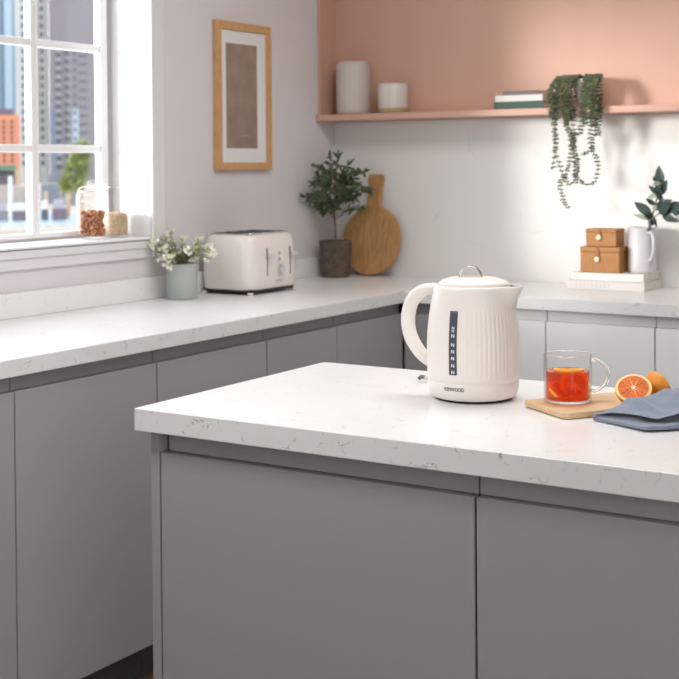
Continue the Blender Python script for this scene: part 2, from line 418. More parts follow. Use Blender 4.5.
# ================================================================== SHELF
sh = thing('wall_shelf', 'long dusty pink wall shelf with matching back panel above the splashback', 'shelf', (0, 0, .5975))
boxobj('shelf_board', (.0015, 4.0, -.146, -.001, 0, .024), M['pink'], sh, bevel=.003)
boxobj('back_panel', (.0015, 4.0, -.012, -.001, .0245, .75), M['pink'], sh)
boxobj('side_panel', (.0015, .012, -.128, -.0125, .0245, .75), M['pink'], sh)
SZ = .622
t = thing('storage_vase', 'tall ribbed off-white vase at the left end of the pink shelf', 'vase', (.129, -.0725, SZ))
bm = bmesh.new()
k7 = .0668/.051
lathe(bm, [(r*k7, z_) for r, z_ in [(0, 0), (.046, 0), (.0495, .004), (.0505, .03), (.051, .16), (.049, .19), (.040, .205), (.037, .205), (.045, .185), (.047, .16), (.046, .01), (0, .008)]], 120,
      lambda a, r, z_: r-(.0018*(.5-.5*math.cos(26*a)) if .004 < z_ < .19 and r > .063 else 0))
obj('body', bm, M['ribbed'], t, smooth=True)
t = thing('ceramic_pot', 'small white glazed pot with bare tan base on the pink shelf', 'pot', (.305, -.072, SZ))
k8 = .058/.0475
bm = bmesh.new(); lathe(bm, [(r*k8, z_) for r, z_ in [(0, 0), (.043, 0), (.0455, .003), (.0458, .0195)]], 64); obj('base', bm, M['tan'], t, smooth=True, label='bare tan clay base')
bm = bmesh.new(); lathe(bm, [(r*k8, z_) for r, z_ in [(.0462, .0195), (.0470, .022), (.0475, .10), (.044, .112), (.041, .112), (.044, .10), (.0435, .022)]], 120,
      lambda a, r, z_: r-(.0008*(.5-.5*math.cos(30*a)) if r > .056 else 0)); obj('glazed_body', bm, M['glaze'], t, smooth=True)

def book(name, label, x, yy, zz, w, d, h, mat, rotz=0, group=None, spine_front=True, emb=None):
    """lying book; spine towards local -y"""
    t = thing(name, label, 'book', (x, yy, zz), rotz, group)
    bm = bmesh.new(); c = min(.003, h*.14)
    box(bm, 0, w, 0, d, 0, c); box(bm, 0, w, 0, d, h-c, h); box(bm, 0, w, 0, c, c, h-c)
    obj('cover', bm, mat, t, bevel=.0008)
    boxobj('page_block', (.003, w-.003, c+.0003, d-.004, c+.0002, h-c-.0002), M['paper'], t)
    if emb:
        bm = bmesh.new(); rr = random.Random(3)
        for k in range(emb):
            a = w*.12+k*w*.052; tall = h*(.42 if k % 3 else .34)
            box(bm, a, a+w*.03, -.0008, .0005, h*.5-tall*.5, h*.5+tall*.5)
        obj('spine_lettering', bm, M['emboss'], t)
    return t
g1 = 'books lying on the pink shelf'
book('book', 'dark green book at the bottom of the stack on the pink shelf', 0.750, -.125, SZ, .19, .10, .026, M['bkgreen'], 0, g1)
book('book', 'white book in the middle of the stack on the pink shelf', 0.754, -.122, SZ+.0265, .183, .097, .023, M['bkwhite'], 0, g1)
book('book', 'thin grey book on top of the stack on the pink shelf', 0.780, -.118, SZ+.05, .135, .09, .014, M['bkgrey'], 0, g1)

# trailing plant
tp = thing('trailing_plant', 'trailing green plant hanging in long strands over the pink shelf', 'plant', (1.090, -.090, SZ))
bm = bmesh.new(); lathe(bm, [(0, 0), (.036, 0), (.040, .004), (.048, .09), (.050, .095), (.047, .096), (.043, .08), (0, .078)], 48)
obj('pot', bm, M['glaze'], tp, smooth=True)
def strand(name, pts, rad=.0011, step=.011, ll=.012, seed=0, two=True, dens=1):
    r_ = random.Random(seed); P = spline(pts, 10); bm = bmesh.new(); tube(bm, P, rad, 5)
    acc = 0
    for a, b in zip(P, P[1:]):
        acc += (b-a).length
        if acc > step:
            acc = 0
            for _ in range(dens):
                for sgn in ((1, -1) if two else (1,)):
                    dr = Vector((sgn*r_.uniform(.7, 1), r_.uniform(-.6, .3), r_.uniform(-.15, .35)))
                    leaf(bm, b, dr, ll*r_.uniform(.75, 1.2), ll*.62, (r_.uniform(-.3, .3), -1, .4), .2, .3)
    return obj(name, bm, M['trail'], tp)
# strands given as x offset / drop; all hang just in front of the shelf edge
def hang(xs_, seed, **k):
    pts = [(xs_[0][0]*.55, -.01, .10), (xs_[0][0]*.9, -.045, .105)]
    for i, (dx, dz_) in enumerate(xs_): pts.append((dx, -.072-.004*((i+seed) % 3)-.012*(seed % 3), dz_))
    strand('trailing_stem', pts, seed=seed, **k)
hang([(-.075, .05), (-.080, -.06), (-.085, -.14), (-.095, -.22)], 1)
hang([(-.068, .05), (-.082, -.04), (-.075, -.16), (-.045, -.24), (-.028, -.27)], 2)
hang([(-.055, .05), (-.05, -.04), (-.024, -.12), (-.012, -.20), (-.018, -.26)], 3, step=.006, ll=.013)
hang([(-.03, .05), (-.025, -.02), (-.018, -.10), (-.04, -.22), (-.064, -.26), (-.062, -.30), (-.048, -.335), (-.034, -.352)], 4, step=.009)
hang([(.045, .05), (.052, -.05), (.046, -.10), (.058, -.15), (.072, -.19), (.066, -.255), (.03, -.265), (-.008, -.235)], 5)
hang([(.06, .05), (.062, -.04), (.050, -.12), (.040, -.15), (.006, -.165)], 6, step=.009)
hang([(.02, .05), (.018, -.02), (.004, -.09), (-.012, -.10), (-.02, -.14)], 7, ll=.014)
hang([(-.088, .06), (-.094, .0), (-.09, -.03)], 8, step=.006)
hang([(.072, .06), (.078, .0), (.07, -.06), (.066, -.1)], 9, step=.006)
for i in range(16):
    xx = -.092+.0105*i+rnd.uniform(-.006, .006)
    if -.012 < xx < .018: continue
    hang([(xx, .055), (xx*1.02+rnd.uniform(-.005, .005), .01), (xx*1.0+rnd.uniform(-.01, .01), -.03-rnd.random()*.045)], 20+i, step=.006, ll=.013)
bm = bmesh.new()
for i in range(150):
    a = rnd.uniform(0, 2*PI); r_ = rnd.uniform(0, .05); p = (r_*math.cos(a), r_*math.sin(a)*.9, .085+rnd.random()*.02)
    leaf(bm, p, (math.cos(a), math.sin(a), rnd.uniform(-.2, 1)), .016, .010, (0, 0, 1))
obj('foliage_crown', bm, M['trail'], tp)

# ================================================================== BACK CORNER
t = thing('olive_tree', 'small olive tree in a rough brown clay pot in the corner', 'potted plant', (.100, -.165, 0))
bm = bmesh.new()
lathe(bm, [(0, .0005), (.048, .0005), (.052, .004), (.056, .05), (.0605, .118), (.0625, .128), (.0625, .14), (.057, .14), (.055, .125), (0, .124)], 64,
      lambda a, r, z_: r*(1+.02*noise.noise(Vector((math.cos(a)*3, math.sin(a)*3, z_*30)))))
obj('pot', bm, M['clay'], t, smooth=True)
bm = bmesh.new(); lathe(bm, [(0, .130), (.03, .129), (.054, .1255)], 32); obj('soil', bm, M['soil'], t)
bm = bmesh.new(); bl = bmesh.new(); r_ = random.Random(11)
trunk = spline([(0, 0, .12), (.003, -.004, .18), (-.004, 0, .24), (.004, .004, .31), (.0, 0, .39)], 6)
tube(bm, trunk, [.0055-.0035*i/len(trunk) for i in range(len(trunk))], 8)
def twig(base, tip, n=5):
    mid = (Vector(base)+Vector(tip))*.5+Vector((r_.uniform(-.012, .012), r_.uniform(-.012, .012), .012))
    br = spline([base, mid, tip], 5); tube(bm, br, .0011, 5)
    for k in range(3, len(br)):
        d = (br[k]-br[k-1]).normalized()
        for s in range(2):
            dd = d*r_.uniform(.2, 1)+Vector((r_.uniform(-1, 1), r_.uniform(-1, .6), r_.uniform(-.7, 1)))*.8
            if br[k].x+dd.normalized().x*.034 < -.092: dd.x = abs(dd.x)
            if br[k].y+dd.normalized().y*.034 > .15: dd.y = -abs(dd.y)
            leaf(bl, br[k], dd, r_.uniform(.026, .037), r_.uniform(.009, .0125), (r_.uniform(-.5, .5), -1, r_.uniform(0, 1)), .12, .12)
    leaf(bl, br[-1], br[-1]-br[-2], .03, .010, (0, -1, .3), .1, .1)
for i in range(30):
    a = i*2.4+r_.uniform(-.4, .4); v = r_.random()
    zt = .255+.15*v; ext = (.045+.065*math.sin(PI*min(1, v*.8+.2)))*r_.uniform(.6, 1.2)
    tip = Vector((max(-.082, ext*math.cos(a)*1.1), max(-.1, min(.1, ext*math.sin(a)*.9)), zt))
    hb = min(.36, max(.22, zt-.02-.3*ext)); base = min(trunk, key=lambda q: abs(q.z-hb))
    twig(base, tip)
for tip in ((-.02, 0, .455), (.014, 0, .462), (-.078, -.01, .42), (.115, .02, .40), (-.05, .0, .25), (.05, .02, .43), (-.06, -.03, .36)):
    twig(Vector((0, 0, .33)) if tip[2] > .3 else trunk[12], Vector(tip))
obj('trunk', bm, M['bark'], t, smooth=True); obj('foliage', bl, M['olive'], t)

# round wooden serving board leaning on the back wall
t = thing('chopping_board', 'round brown wooden chopping board with handle leaning against the back wall', 'chopping board', (.200, -.083, .0035))
bm = bmesh.new(); R0, zc = .126, .1350
poly = []
for k in range(61):
    a = math.radians(-270+9+342*k/60+0); poly.append((R0*math.cos(a), zc+R0*1.06*math.sin(a)))
hw = .033
poly = [p for p in poly if not (abs(p[0]) < hw and p[1] > zc)]
poly += [(hw*.80, .275), (hw*.84, .34), (hw*1.0, .378), (hw*.85, .392), (-hw*.85, .392), (-hw*1.0, .378), (-hw*.84, .34), (-hw*.80, .275)]
c = Vector((0, .2, 0)); poly.sort(key=lambda p: 0)
prism(bm, poly, -.010, .010)
bmesh.ops.rotate(bm, verts=bm.verts, cent=(0, 0, 0), matrix=Matrix.Rotation(PI/2, 3, 'X'))
bo = obj('board', bm, M['oldwood'], t, bevel=.003); bo.rotation_euler = (math.radians(-9.5), 0, 0)
bo.location = (0, 0, 0)

# ================================================================== TOASTER
tw, td, th = .222, .285, .192
t = thing('toaster', 'cream four-slice toaster with levers and dial on the left worktop', 'toaster', (.135, -.770, 0))
bm = bmesh.new()
lev = [(.016, .94), (.022, .975), (.06, 1.0), (.10, 1.0), (.155, .975), (.180, .93), (.194, .88), (.198, .80)]
rings = []
for z_, k in lev:
    off = (1-k)*.10
    rings.append([bm.verts.new((x_, y_, z_)) for x_, y_ in rrect(-tw/2+off, tw/2-off, -td/2+off, td/2-off, .045, 8)])
for A, B in zip(rings, rings[1:]):
    n = len(A)
    for k in range(n): bm.faces.new((A[k], A[(k+1) % n], B[(k+1) % n], B[k]))
bm.faces.new(rings[-1]); bm.faces.new(list(reversed(rings[0])))
obj('body', bm, M['creamt'], t, smooth=True, auto=60)
bm = bmesh.new(); prism(bm, rrect(-tw/2+.008, tw/2-.008, -td/2+.008, td/2-.008, .03), .006, .017); obj('base', bm, M['dark'], t)
bm = bmesh.new(); prism(bm, rrect(-tw/2+.022, tw/2-.022, -td/2+.022, td/2-.022, .025), .1985, .2025); obj('top_plate', bm, M['chrome'], t, bevel=.001)
for k in range(4):
    yy = -.095+.0635*k
    boxobj('slot', (-.07, .07, yy-.013, yy+.013, .2028, .2035), M['dark'], t)
for sx in (-1, 1):
    for sy in (-1, 1):
        bm = bmesh.new(); lathe(bm, [(0, .0005), (.009, .0005), (.011, .0075), (0, .0075)], 16, None, sx*(tw/2-.016), sy*(td/2-.016)); obj('foot', bm, M['creamt'], t, smooth=True)
fx = tw/2
for yy in (-.052, .083):
    boxobj('lever_slot', (fx-.002, fx+.0012, yy-.0022, yy+.0022, .058, .152), M['greyrub'], t)
    bm = bmesh.new(); box(bm, fx+.001, fx+.012, yy-.003, yy+.003, .125, .131); 
    lv = obj('lever', bm, M['greyrub'], t)
    boxobj('lever_knob', (fx+.010, fx+.026, yy-.013, yy+.013, .120, .135), M['jug'], lv, bevel=.004)
bm = bmesh.new()
lathe(bm, [(0, 0), (.0165, 0), (.0165, .010), (.0145, .014), (0, .014)], 32)
bmesh.ops.rotate(bm, verts=bm.verts, cent=(0, 0, 0), matrix=Matrix.Rotation(PI/2, 3, 'Y'))
bmesh.ops.translate(bm, verts=bm.verts, vec=(fx-.001, .022, .078))
dl = obj('dial', bm, M['chrome'], t, smooth=True, auto=40)
for k in range(2):
    bm = bmesh.new(); lathe(bm, [(0, 0), (.005, 0), (.005, .0025), (0, .0025)], 16)
    bmesh.ops.rotate(bm, verts=bm.verts, cent=(0, 0, 0), matrix=Matrix.Rotation(PI/2, 3, 'Y'))
    bmesh.ops.translate(bm, verts=bm.verts, vec=(fx-.0005, .018, .112+.02*k)); obj('button', bm, M['greyprint'], t)
bm = text_bm('KENWOOD', .0075)
bmesh.ops.transform(bm, verts=bm.verts, matrix=Matrix.Translation((fx-.0005, .018, .040)) @ Matrix.Rotation(PI/2, 4, 'Z') @ Matrix.Rotation(PI/2, 4, 'X'))
obj('badge', bm, M['greyprint'], t)

# ================================================================== PLANTER WITH FLOWERS
t = thing('flower_planter', 'sage green cylinder planter with small cream flowers beside the toaster', 'potted plant', (.096, -1.085, 0))
bm = bmesh.new(); lathe(bm, [(0, .0005), (.047, .0005), (.050, .004), (.050, .113), (.0485, .115), (.046, .113), (.046, .098), (0, .097)], 64); obj('pot', bm, M['sage'], t, smooth=True, auto=50)
bm = bmesh.new(); bl = bmesh.new(); r_ = random.Random(5); heads = []
for i in range(30):
    a = r_.uniform(0, 2*PI); sp = r_.uniform(.03, .112); hh = .125+.062*r_.random()+(.015 if sp < .06 else -.022)
    ex = sp*math.cos(a); ex = max(-.066, ex*(1.5 if ex > 0 else 1.1)); ey = sp*math.sin(a)*.95
    if ey > .095 and abs(ex-.03) < .12: ey = .095
    if ex < -.045: hh += .02
    p1 = Vector((ex*.3, ey*.3, .12)); p2 = Vector((ex, ey, hh))
    P = spline([(ex*.12, ey*.12, .09), p1+Vector((0, 0, .02)), p2], 6); tube(bm, P, .0011, 5)
    heads.append((p2, a, r_.random()))
    for k in range(4, len(P)):
        for s in range(2):
            d = Vector((r_.uniform(-1, 1), r_.uniform(-1, 1), r_.uniform(-.3, .9)))
            leaf(bl, P[k], d, r_.uniform(.014, .024), .0075, (0, 0, 1))
obj('stems', bm, M['stemg'], t); obj('foliage', bl, M['bloomleaf'], t)
for p, a, q in heads[:26]:
    bm = bmesh.new(); rr = random.Random(int(q*1e6))
    for k in range(7):
        o_ = Vector((rr.uniform(-1, 1), rr.uniform(-1, 1), rr.uniform(-.8, .9)))*.014
        for m_ in range(5):
            b_ = m_*2*PI/5+k
            leaf(bm, p+o_, (math.cos(b_), math.sin(b_), rr.uniform(.3, .9)), .0115, .010, (0, 0, 1), .35, -.1)
        blob(bm, p+o_, .0045, 1)
    obj('blossom', bm, M['bloom'], t)

# ================================================================== PICTURE
t = thing('framed_picture', 'oak framed picture with white mount hanging on the left wall', 'picture', (.0, -.628, .413))
bm = bmesh.new(); w2, hp, b_ = .163, .52, .028
for d in ((-w2, -w2+b_, 0, hp), (w2-b_, w2, 0, hp), (-w2+b_, w2-b_, 0, b_*.9), (-w2+b_, w2-b_, hp-b_, hp)):
    box(bm, .001, .020, d[0], d[1], d[2], d[3])
obj('frame', bm, M['frame'], t, bevel=.0015)
boxobj('mount', (.002, .012, -w2+b_+.0005, w2-b_-.0005, b_*.9+.0005, hp-b_-.0005), M['mat'], t)
pr = boxobj('print', (.0122, .0132, -.103, .080, .077, hp-.075), M['print'], t)
boxobj('print_line', (.0133, .0136, -.02, .028, .121, .1235), M['printline'], pr)

# ================================================================== RIGHT GROUP ON BACK WORKTOP
g2 = 'large books lying on the back worktop'
book('book', 'large pale book with embossed spine at the bottom of the pair on the back worktop', 1.056, -.205, .0005, .274, .19, .030, M['bkwhite'], 0, g2, emb=9)
book('book', 'large cream book under the brown boxes on the back worktop', 1.068, -.192, .031, .255, .175, .0255, M['bkcream'], 0, g2)
def keep_box(label, x, yy, zz, w, d, h):
    t = thing('storage_box', label, 'box', (x, yy, zz), 0, 'brown lidded boxes on the books')
    boxobj('body', (0, w, 0, d, 0, h*.80), M['boxwood'], t, bevel=.002)
    boxobj('lid', (-.001, w+.001, -.001, d+.001, h*.80+.0005, h), M['boxwood'], t, bevel=.002)
    bm = bmesh.new(); box(bm, w*.45-.006, w*.45+.006, -.004, -.0012, h*.52, h*.98); obj('strap', bm, M['strapm'], t, bevel=.001)
    bm = bmesh.new(); lathe(bm, [(0, 0), (.0085, 0), (.0095, .003), (.007, .006), (0, .0075)], 20)
    bmesh.ops.rotate(bm, verts=bm.verts, cent=(0, 0, 0), matrix=Matrix.Rotation(PI/2, 3, 'X'))
    bmesh.ops.translate(bm, verts=bm.verts, vec=(w*.45, -.0042, h*.52)); obj('button', bm, M['core'], t, smooth=True, label='round cream button')
bx = 1.096
keep_box('larger brown lidded box with cream button on the cream book', bx, -.178, .057, .138, .10, .087)
keep_box('smaller brown lidded box on top of the larger brown box', bx+.016, -.168, .1447, .108, .08, .060)

t = thing('ceramic_jug', 'white ceramic jug with looped handle standing on the cream book', 'jug', (1.286, -.100, .057))
bm = bmesh.new()
lathe(bm, [(0, .0005), (.044, .0005), (.047, .004), (.0475, .02), (.0462, .09), (.0445, .145), (.0458, .153), (.0440, .154), (.0425, .145), (.043, .05), (0, .045)], 56)
obj('body', bm, M['jug'], t, smooth=True, auto=60)
bm = bmesh.new(); ha = math.radians(-42); hd = Vector((math.cos(ha), math.sin(ha), 0))
tube(bm, spline([hd*.044+Vector((0, 0, .135)), hd*.062+Vector((0, 0, .137)), hd*.076+Vector((0, 0, .115)), hd*.076+Vector((0, 0, .08)), hd*.062+Vector((0, 0, .05)), hd*.045+Vector((0, 0, .042))], 6), .0052, 10)
obj('handle', bm, M['jug'], t, smooth=True)
t = thing('leafy_sprig', 'dark leafy sprig standing in the white jug at the right edge', 'plant', (1.286, -.100, .104))
bm = bmesh.new(); bl = bmesh.new(); bp = bmesh.new(); r_ = random.Random(9)
main = spline([(0, 0, 0), (.020, -.008, .08), (.042, -.024, .135), (.078, -.03, .26)], 8); tube(bm, main, .003, 7)
side = spline([main[16], main[16]+Vector((.05, -.02, .03)), main[16]+Vector((.12, -.03, .06))], 6); tube(bm, side, .002, 6)
def big(p, d, L, W, up=(0, -1, .2), m=None): leaf(m or bl, p, d, L, W, up, .3, .12)
top = main[-1]
big(top-Vector((0, 0, .02)), (-.08, -.2, 1), .075, .036)
big(top-Vector((0, 0, .045)), (.42, -.4, .9), .06, .028)
big(top-Vector((0, 0, .05)), (-.2, -.7, .8), .05, .026)
big(main[17], (-1, -.3, .75), .075, .034); big(main[16], (-1, -.4, .28), .062, .018, m=bp)
big(main[18], (.8, .3, .55), .07, .034); big(main[15], (.2, -.9, .0), .05, .03)
for p, d, L in ((side[4], (.6, -.5, .5), .07), (side[6], (1, -.1, .3), .08), (side[8], (.8, -.6, -.2), .08), (side[-1], (1, 0, .2), .07), (side[5], (.8, -.3, -.35), .075)):
    big(p, d, L, .04)
for i in range(22):
    k = r_.randrange(12, 25); big(main[k], (r_.uniform(-.7, .7), r_.uniform(-1, .1), r_.uniform(-.6, .9)), r_.uniform(.025, .045), .018, m=bp if i % 3 == 0 else bl)
big(main[17], (.5, -.5, -1), .05, .014)
obj('stem', bm, M['bark'], t, smooth=True); obj('leaves', bl, M['darkleaf'], t, smooth=True); obj('pale_leaves', bp, M['paleleaf'], t, smooth=True)

# ================================================================== JARS ON THE SILL
SILL = WZ0+.0045
def jar(label, x, yy, r, h):
    t = thing('storage_jar', label, 'jar', (x, yy, SILL), 0, 'glass jars on the window sill')
    bm = bmesh.new()
    lathe(bm, [(0, .0005), (r-.004, .0005), (r, .004), (r, h*.72), (r-.004, h*.77), (r*.86, h*.79), (r*.86, h*.82), (r*.80, h*.82), (r*.80, h*.79), (r-.007, h*.76), (r-.003, h*.71), (r-.003, .007), (0, .006)], 48)
    obj('body', bm, M['glass'], t, smooth=True, auto=60)
    bm = bmesh.new()
    lathe(bm, [(0, h*.824), (r*.88, h*.824), (r*.90, h*.85), (r*.7, h*.885), (r*.2, h*.90), (r*.16, h*.925), (r*.30, h*.96), (r*.30, h*.985), (r*.15, h), (0, h)], 40); obj('lid', bm, M['glass'], t, smooth=True)
    bm = bmesh.new(); tube(bm, [(r*.9*math.cos(a), r*.9*math.sin(a), h*.805) for a in [2*PI*k/28 for k in range(29)]], .0014, 6)
    obj('wire_clip', bm, M['steel'], t, smooth=True)
J1 = (-.077, -1.313); J2 = (-.088, -1.196)
jar('glass storage jar of brown almonds on the window sill', *J1, .051, .185)
jar('glass storage jar of beige oats on the window sill beside the jamb', *J2, .043, .20)
bm = bmesh.new(); r_ = random.Random(2)
for i in range(290):
    a = r_.uniform(0, 2*PI); q = .0385*math.sqrt(r_.random()); zz = .0145+.072*(i/290.)
    blob(bm, (J1[0]+q*math.cos(a), J1[1]+q*math.sin(a), SILL+zz), 0.0075, 1, (1.15, .75, .5), 0, Euler((r_.uniform(0, 3), r_.uniform(0, 3), r_.uniform(0, 3))))
tag(obj('almonds', bm, M['nut'], smooth=True), 'brown almonds filling the lower half of the left glass jar', 'nuts', kind='stuff')
bm = bmesh.new(); lathe(bm, [(0, .008), (.038, .008), (.039, .012), (.039, .070), (.034, .076), (.015, .082), (0, .083)], 40,
      lambda a, r, z_: r*(1+.0*a), J2[0], J2[1])
for v in bm.verts:
    if v.co.z > .06: v.co.z += .008*noise.noise(v.co*40)
    v.co.z += SILL
tag(obj('oats', bm, M['oat'], smooth=True), 'beige oats filling the lower half of the right glass jar', 'oats', kind='stuff')

# ================================================================== KETTLE
KA = math.radians(8)                                # direction of the spout
kt = thing('electric_kettle', 'cream electric kettle with chrome lid loop standing on the island', 'kettle', (1.7025, -2.227, 0), KA)
def sm(a, b, v):
    t_ = max(0, min(1, (v-a)/(b-a))); return t_*t_*(3-2*t_)
prof = [(.004, .0715), (.0055, .0762), (.010, .0798), (.020, .0824), (.0335, .0835), (.0343, .0828), (.0364, .0828), (.0372, .0836)]
ctrl = [(.0372, .0836), (.06, .0845), (.09, .0850), (.12, .0840), (.15, .0808), (.175, .0768), (.195, .0728), (.2045, .0706), (.207, .0690)]
zs = [.045+.004*k for k in range(41)]
ctrl = [(.010, .0798), (.020, .0824), (.0335, .0835)]+ctrl
def rz(v):
    for (a, ra), (b, rb) in zip(ctrl, ctrl[1:]):
        if v <= b: 
            u = (v-a)/(b-a); return ra+(rb-ra)*u
    return ctrl[-1][1]
for v in zs: 
    if v <= .2046: prof.append((v, rz(v)))
prof += [(.2060, .0696), (.2068, .0680), (.2070, .0655), (.2062, .0640)]
prof = [(r, z_) for z_, r in prof]
def kfn(a, r, z_):
    if a > PI: a -= 2*PI
    g = max(0, (z_-.158)/.047)
    if g > 0:
        w = .46-.20*min(1, g)
        r += .0245*min(1, g)**1.6*math.exp(-abs(a/w)**2.2)
    if .045 < z_ < .175:
        e_ = sm(.048, .056, z_)*(1-sm(.160, .172, z_))
        d_ = abs(math.degrees(a))
        if 12 < d_ < 84:
            ph = (d_-12)/6.0
            s_ = sm(12, 16, d_)*(1-sm(80, 84, d_))
            r -= .0011*e_*s_*(abs(math.sin(PI*ph))**.6*-1+1)
    return r
bm = bmesh.new(); lathe(bm, prof, 360, kfn)
obj('body', bm, M['cream'], kt, smooth=True)
bm = bmesh.new(); lathe(bm, [(0, .0005), (.069, .0005), (.0712, .0025), (.0705, .005), (0, .005)], 64); obj('base', bm, M['dark'], kt, smooth=True, auto=40, label='black base ring')
# lid
bm = bmesh.new()
lathe(bm, [(0, .2045), (.0622, .2045), (.0632, .2065), (.0632, .2095), (.0622, .2115), (.0565, .2155), (.045, .2195), (.025, .2212), (0, .2218)], 72,
      lambda a, r, z_: r+(.006*math.exp(-((a if a < PI else a-2*PI)/.35)**2) if r > .05 else 0))
lid = obj('lid', bm, M['cream'], kt, smooth=True, auto=50)
bm = bmesh.new()
P = [Vector((.0215*math.cos(a), 0, .2185+.0225*math.sin(a))) for a in [PI*k/22 for k in range(23)]]
tube(bm, [(p.x-.004, p.y, p.z) for p in P], .0011, 12, sx=6.5, ref=(0, 1, 0))
obj('lid_loop', bm, M['chrome'], lid, smooth=True, label='chrome loop on the lid')
# flat of spout opening
bm = bmesh.new(); prism(bm, [(.068, -.013), (.080, -.009), (.0915, 0), (.080, .009), (.068, .013)], .1990, .2035); obj('spout_channel', bm, M['cream'], kt)
bm = bmesh.new(); lathe(bm, [(0, .2037), (.0035, .2037), (.0035, .2045), (0, .2045)], 16, None, .078, 0); obj('spout_opening', bm, M['dark'], kt, label='dark opening of the spout')
# handle
hp_ = spline([(-.056, 0, .1930), (-.076, 0, .1965), (-.099, 0, .1915), (-.119, 0, .172), (-.1275, 0, .141), (-.1235, 0, .110), (-.108, 0, .083), (-.092, 0, .067), (-.074, 0, .057)], 8)
rad = [.0108+.0026*math.sin(PI*min(1, i/(len(hp_)-1)*1.05)) for i in range(len(hp_))]
bm = bmesh.new(); tube(bm, hp_, rad, 20, sx=.92); obj('handle', bm, M['cream'], kt, smooth=True)
# gauge, marks, lettering are wrapped on the body
GA = math.radians(-97)
def wrap(bm, a0, off, zsh=0.0, follow=True):
    """x -> angle round the kettle, y -> height, z -> out of the surface"""
    for v in bm.verts:
        zz = v.co.y+zsh; r = rz(zz)+off+v.co.z
        a = a0+v.co.x/r
        v.co = Vector((r*math.cos(a), r*math.sin(a), zz))
def patch(w, h0, h1, n=6, m_=24):
    bm = bmesh.new(); vs = [[bm.verts.new((-w/2+w*i/n, h0+(h1-h0)*j/m_, 0)) for i in range(n+1)] for j in range(m_+1)]
    for j in range(m_):
        for i in range(n): bm.faces.new((vs[j][i], vs[j][i+1], vs[j+1][i+1], vs[j+1][i]))
    return bm
bm = patch(.0150, .0525, .1660); wrap(bm, GA, .0004); ga = obj('water_gauge', bm, M['gauge'], kt, smooth=True, solid=.0012, label='dark water level gauge')
def mark(zc, k=1.0):
    bm = bmesh.new(); s = .0030*k
    for q in (((-s, -s), (-s*.55, -s), (-s*.55, s), (-s, s)), ((s*.55, -s), (s, -s), (s, s), (s*.55, s)), ((-s, s), (-s*.45, s), (s, -s), (s*.45, -s))):
        bm.faces.new([bm.verts.new((x_, y_, 0)) for x_, y_ in q])
    wrap(bm, GA+.004, .0013, zc); obj('gauge_mark', bm, M['mark'], ga)
for zc in (.0575, .0695, .0822, .0945, .1065, .1225): mark(zc)
mark(.1310, .8); mark(.1365, .8)
bm = text_bm('KENWOOD', .0082, 1.02)
bx_ = [v.co.x for v in bm.verts]; k_ = .0385/(max(bx_)-min(bx_))
for v in bm.verts: v.co.x *= k_; v.co.y *= 1.2
wrap(bm, GA+.01, .0007, .0262); obj('logo', bm, M['logo'], kt)
# cord
bm = bmesh.new()
P = spline([(-.062, .03, .004), (-.10, .075, .004), (-.125, .115, .005), (-.136, .12, .008), (-.142, .123, .009)], 8)
tube(bm, [(x_-.0, y_, z_+.0005) for x_, y_, z_ in P], .0032, 8); obj('power_cord', bm, M['jug'], kt, smooth=True)
bm = bmesh.new(); tube(bm, [(-.139, .121, .0095), (-.146, .126, .010), (-.151, .126, .009), (-.153, .122, .006)], .0038, 8); obj('cord_clip', bm, M['greyrub'], kt, smooth=True, label='grey cord clip')

# ================================================================== BOARD, MUG, ORANGES, NAPKIN
BA = math.atan2(.815, .58)
t = thing('serving_board', 'small pale bamboo board under the glass mug on the island', 'serving board', (1.834-.0165, -2.283+.0165, 0), BA)
# local x along the long side, local -y towards the camera side
bm = bmesh.new(); prism(bm, rrect(0, .27, -.137, .0, .012, 5), .0005, .012); obj('board', bm, M['boardw'], t, bevel=.0025, smooth=True, auto=40)
BZ = .0122
MX, MY = 1.8915, -2.2395
t = thing('glass_mug', 'clear glass mug with ring handle standing on the bamboo board', 'mug', (MX, MY, BZ))
MR, MH = .0415, .0810
bm = bmesh.new()
lathe(bm, [(0, .0004), (MR-.003, .0004), (MR-.0005, .002), (MR, .005), (MR, MH-.001), (MR-.0008, MH), (MR-.0018, MH-.001), (MR-.0018, .006), (MR-.004, .0042), (0, .004)], 72)
obj('body', bm, M['glass'], t, smooth=True, auto=70)
bm = bmesh.new(); tube(bm, [((MR-.0009)*math.cos(a), (MR-.0009)*math.sin(a), MH+.0011) for a in [2*PI*k/64 for k in range(65)]], .00115, 8, cap=False); obj('rim', bm, M['solidglass'], t, smooth=True)
bm = bmesh.new(); hd = Vector((.80, .60, 0))
P = spline([hd*(MR-.001)+Vector((0, 0, .0695)), hd*(MR+.011)+Vector((0, 0, .0705)), hd*(MR+.026)+Vector((0, 0, .060)), hd*(MR+.0315)+Vector((0, 0, .045)), hd*(MR+.026)+Vector((0, 0, .029)), hd*(MR+.010)+Vector((0, 0, .017)), hd*(MR-.001)+Vector((0, 0, .0185))], 7)
tube(bm, P, .0030, 12); obj('handle', bm, M['solidglass'], t, smooth=True)
bm = bmesh.new(); lathe(bm, [(0, .0046), (MR-.0055, .0046), (MR-.0034, .0066), (MR-.0034, .0535), (0, .0535)], 64, None, MX, MY)
for v in bm.verts: v.co.z += BZ
tag(obj('tea', bm, M['tea'], smooth=True, auto=60), 'red fruit tea filling the glass mug', 'tea')
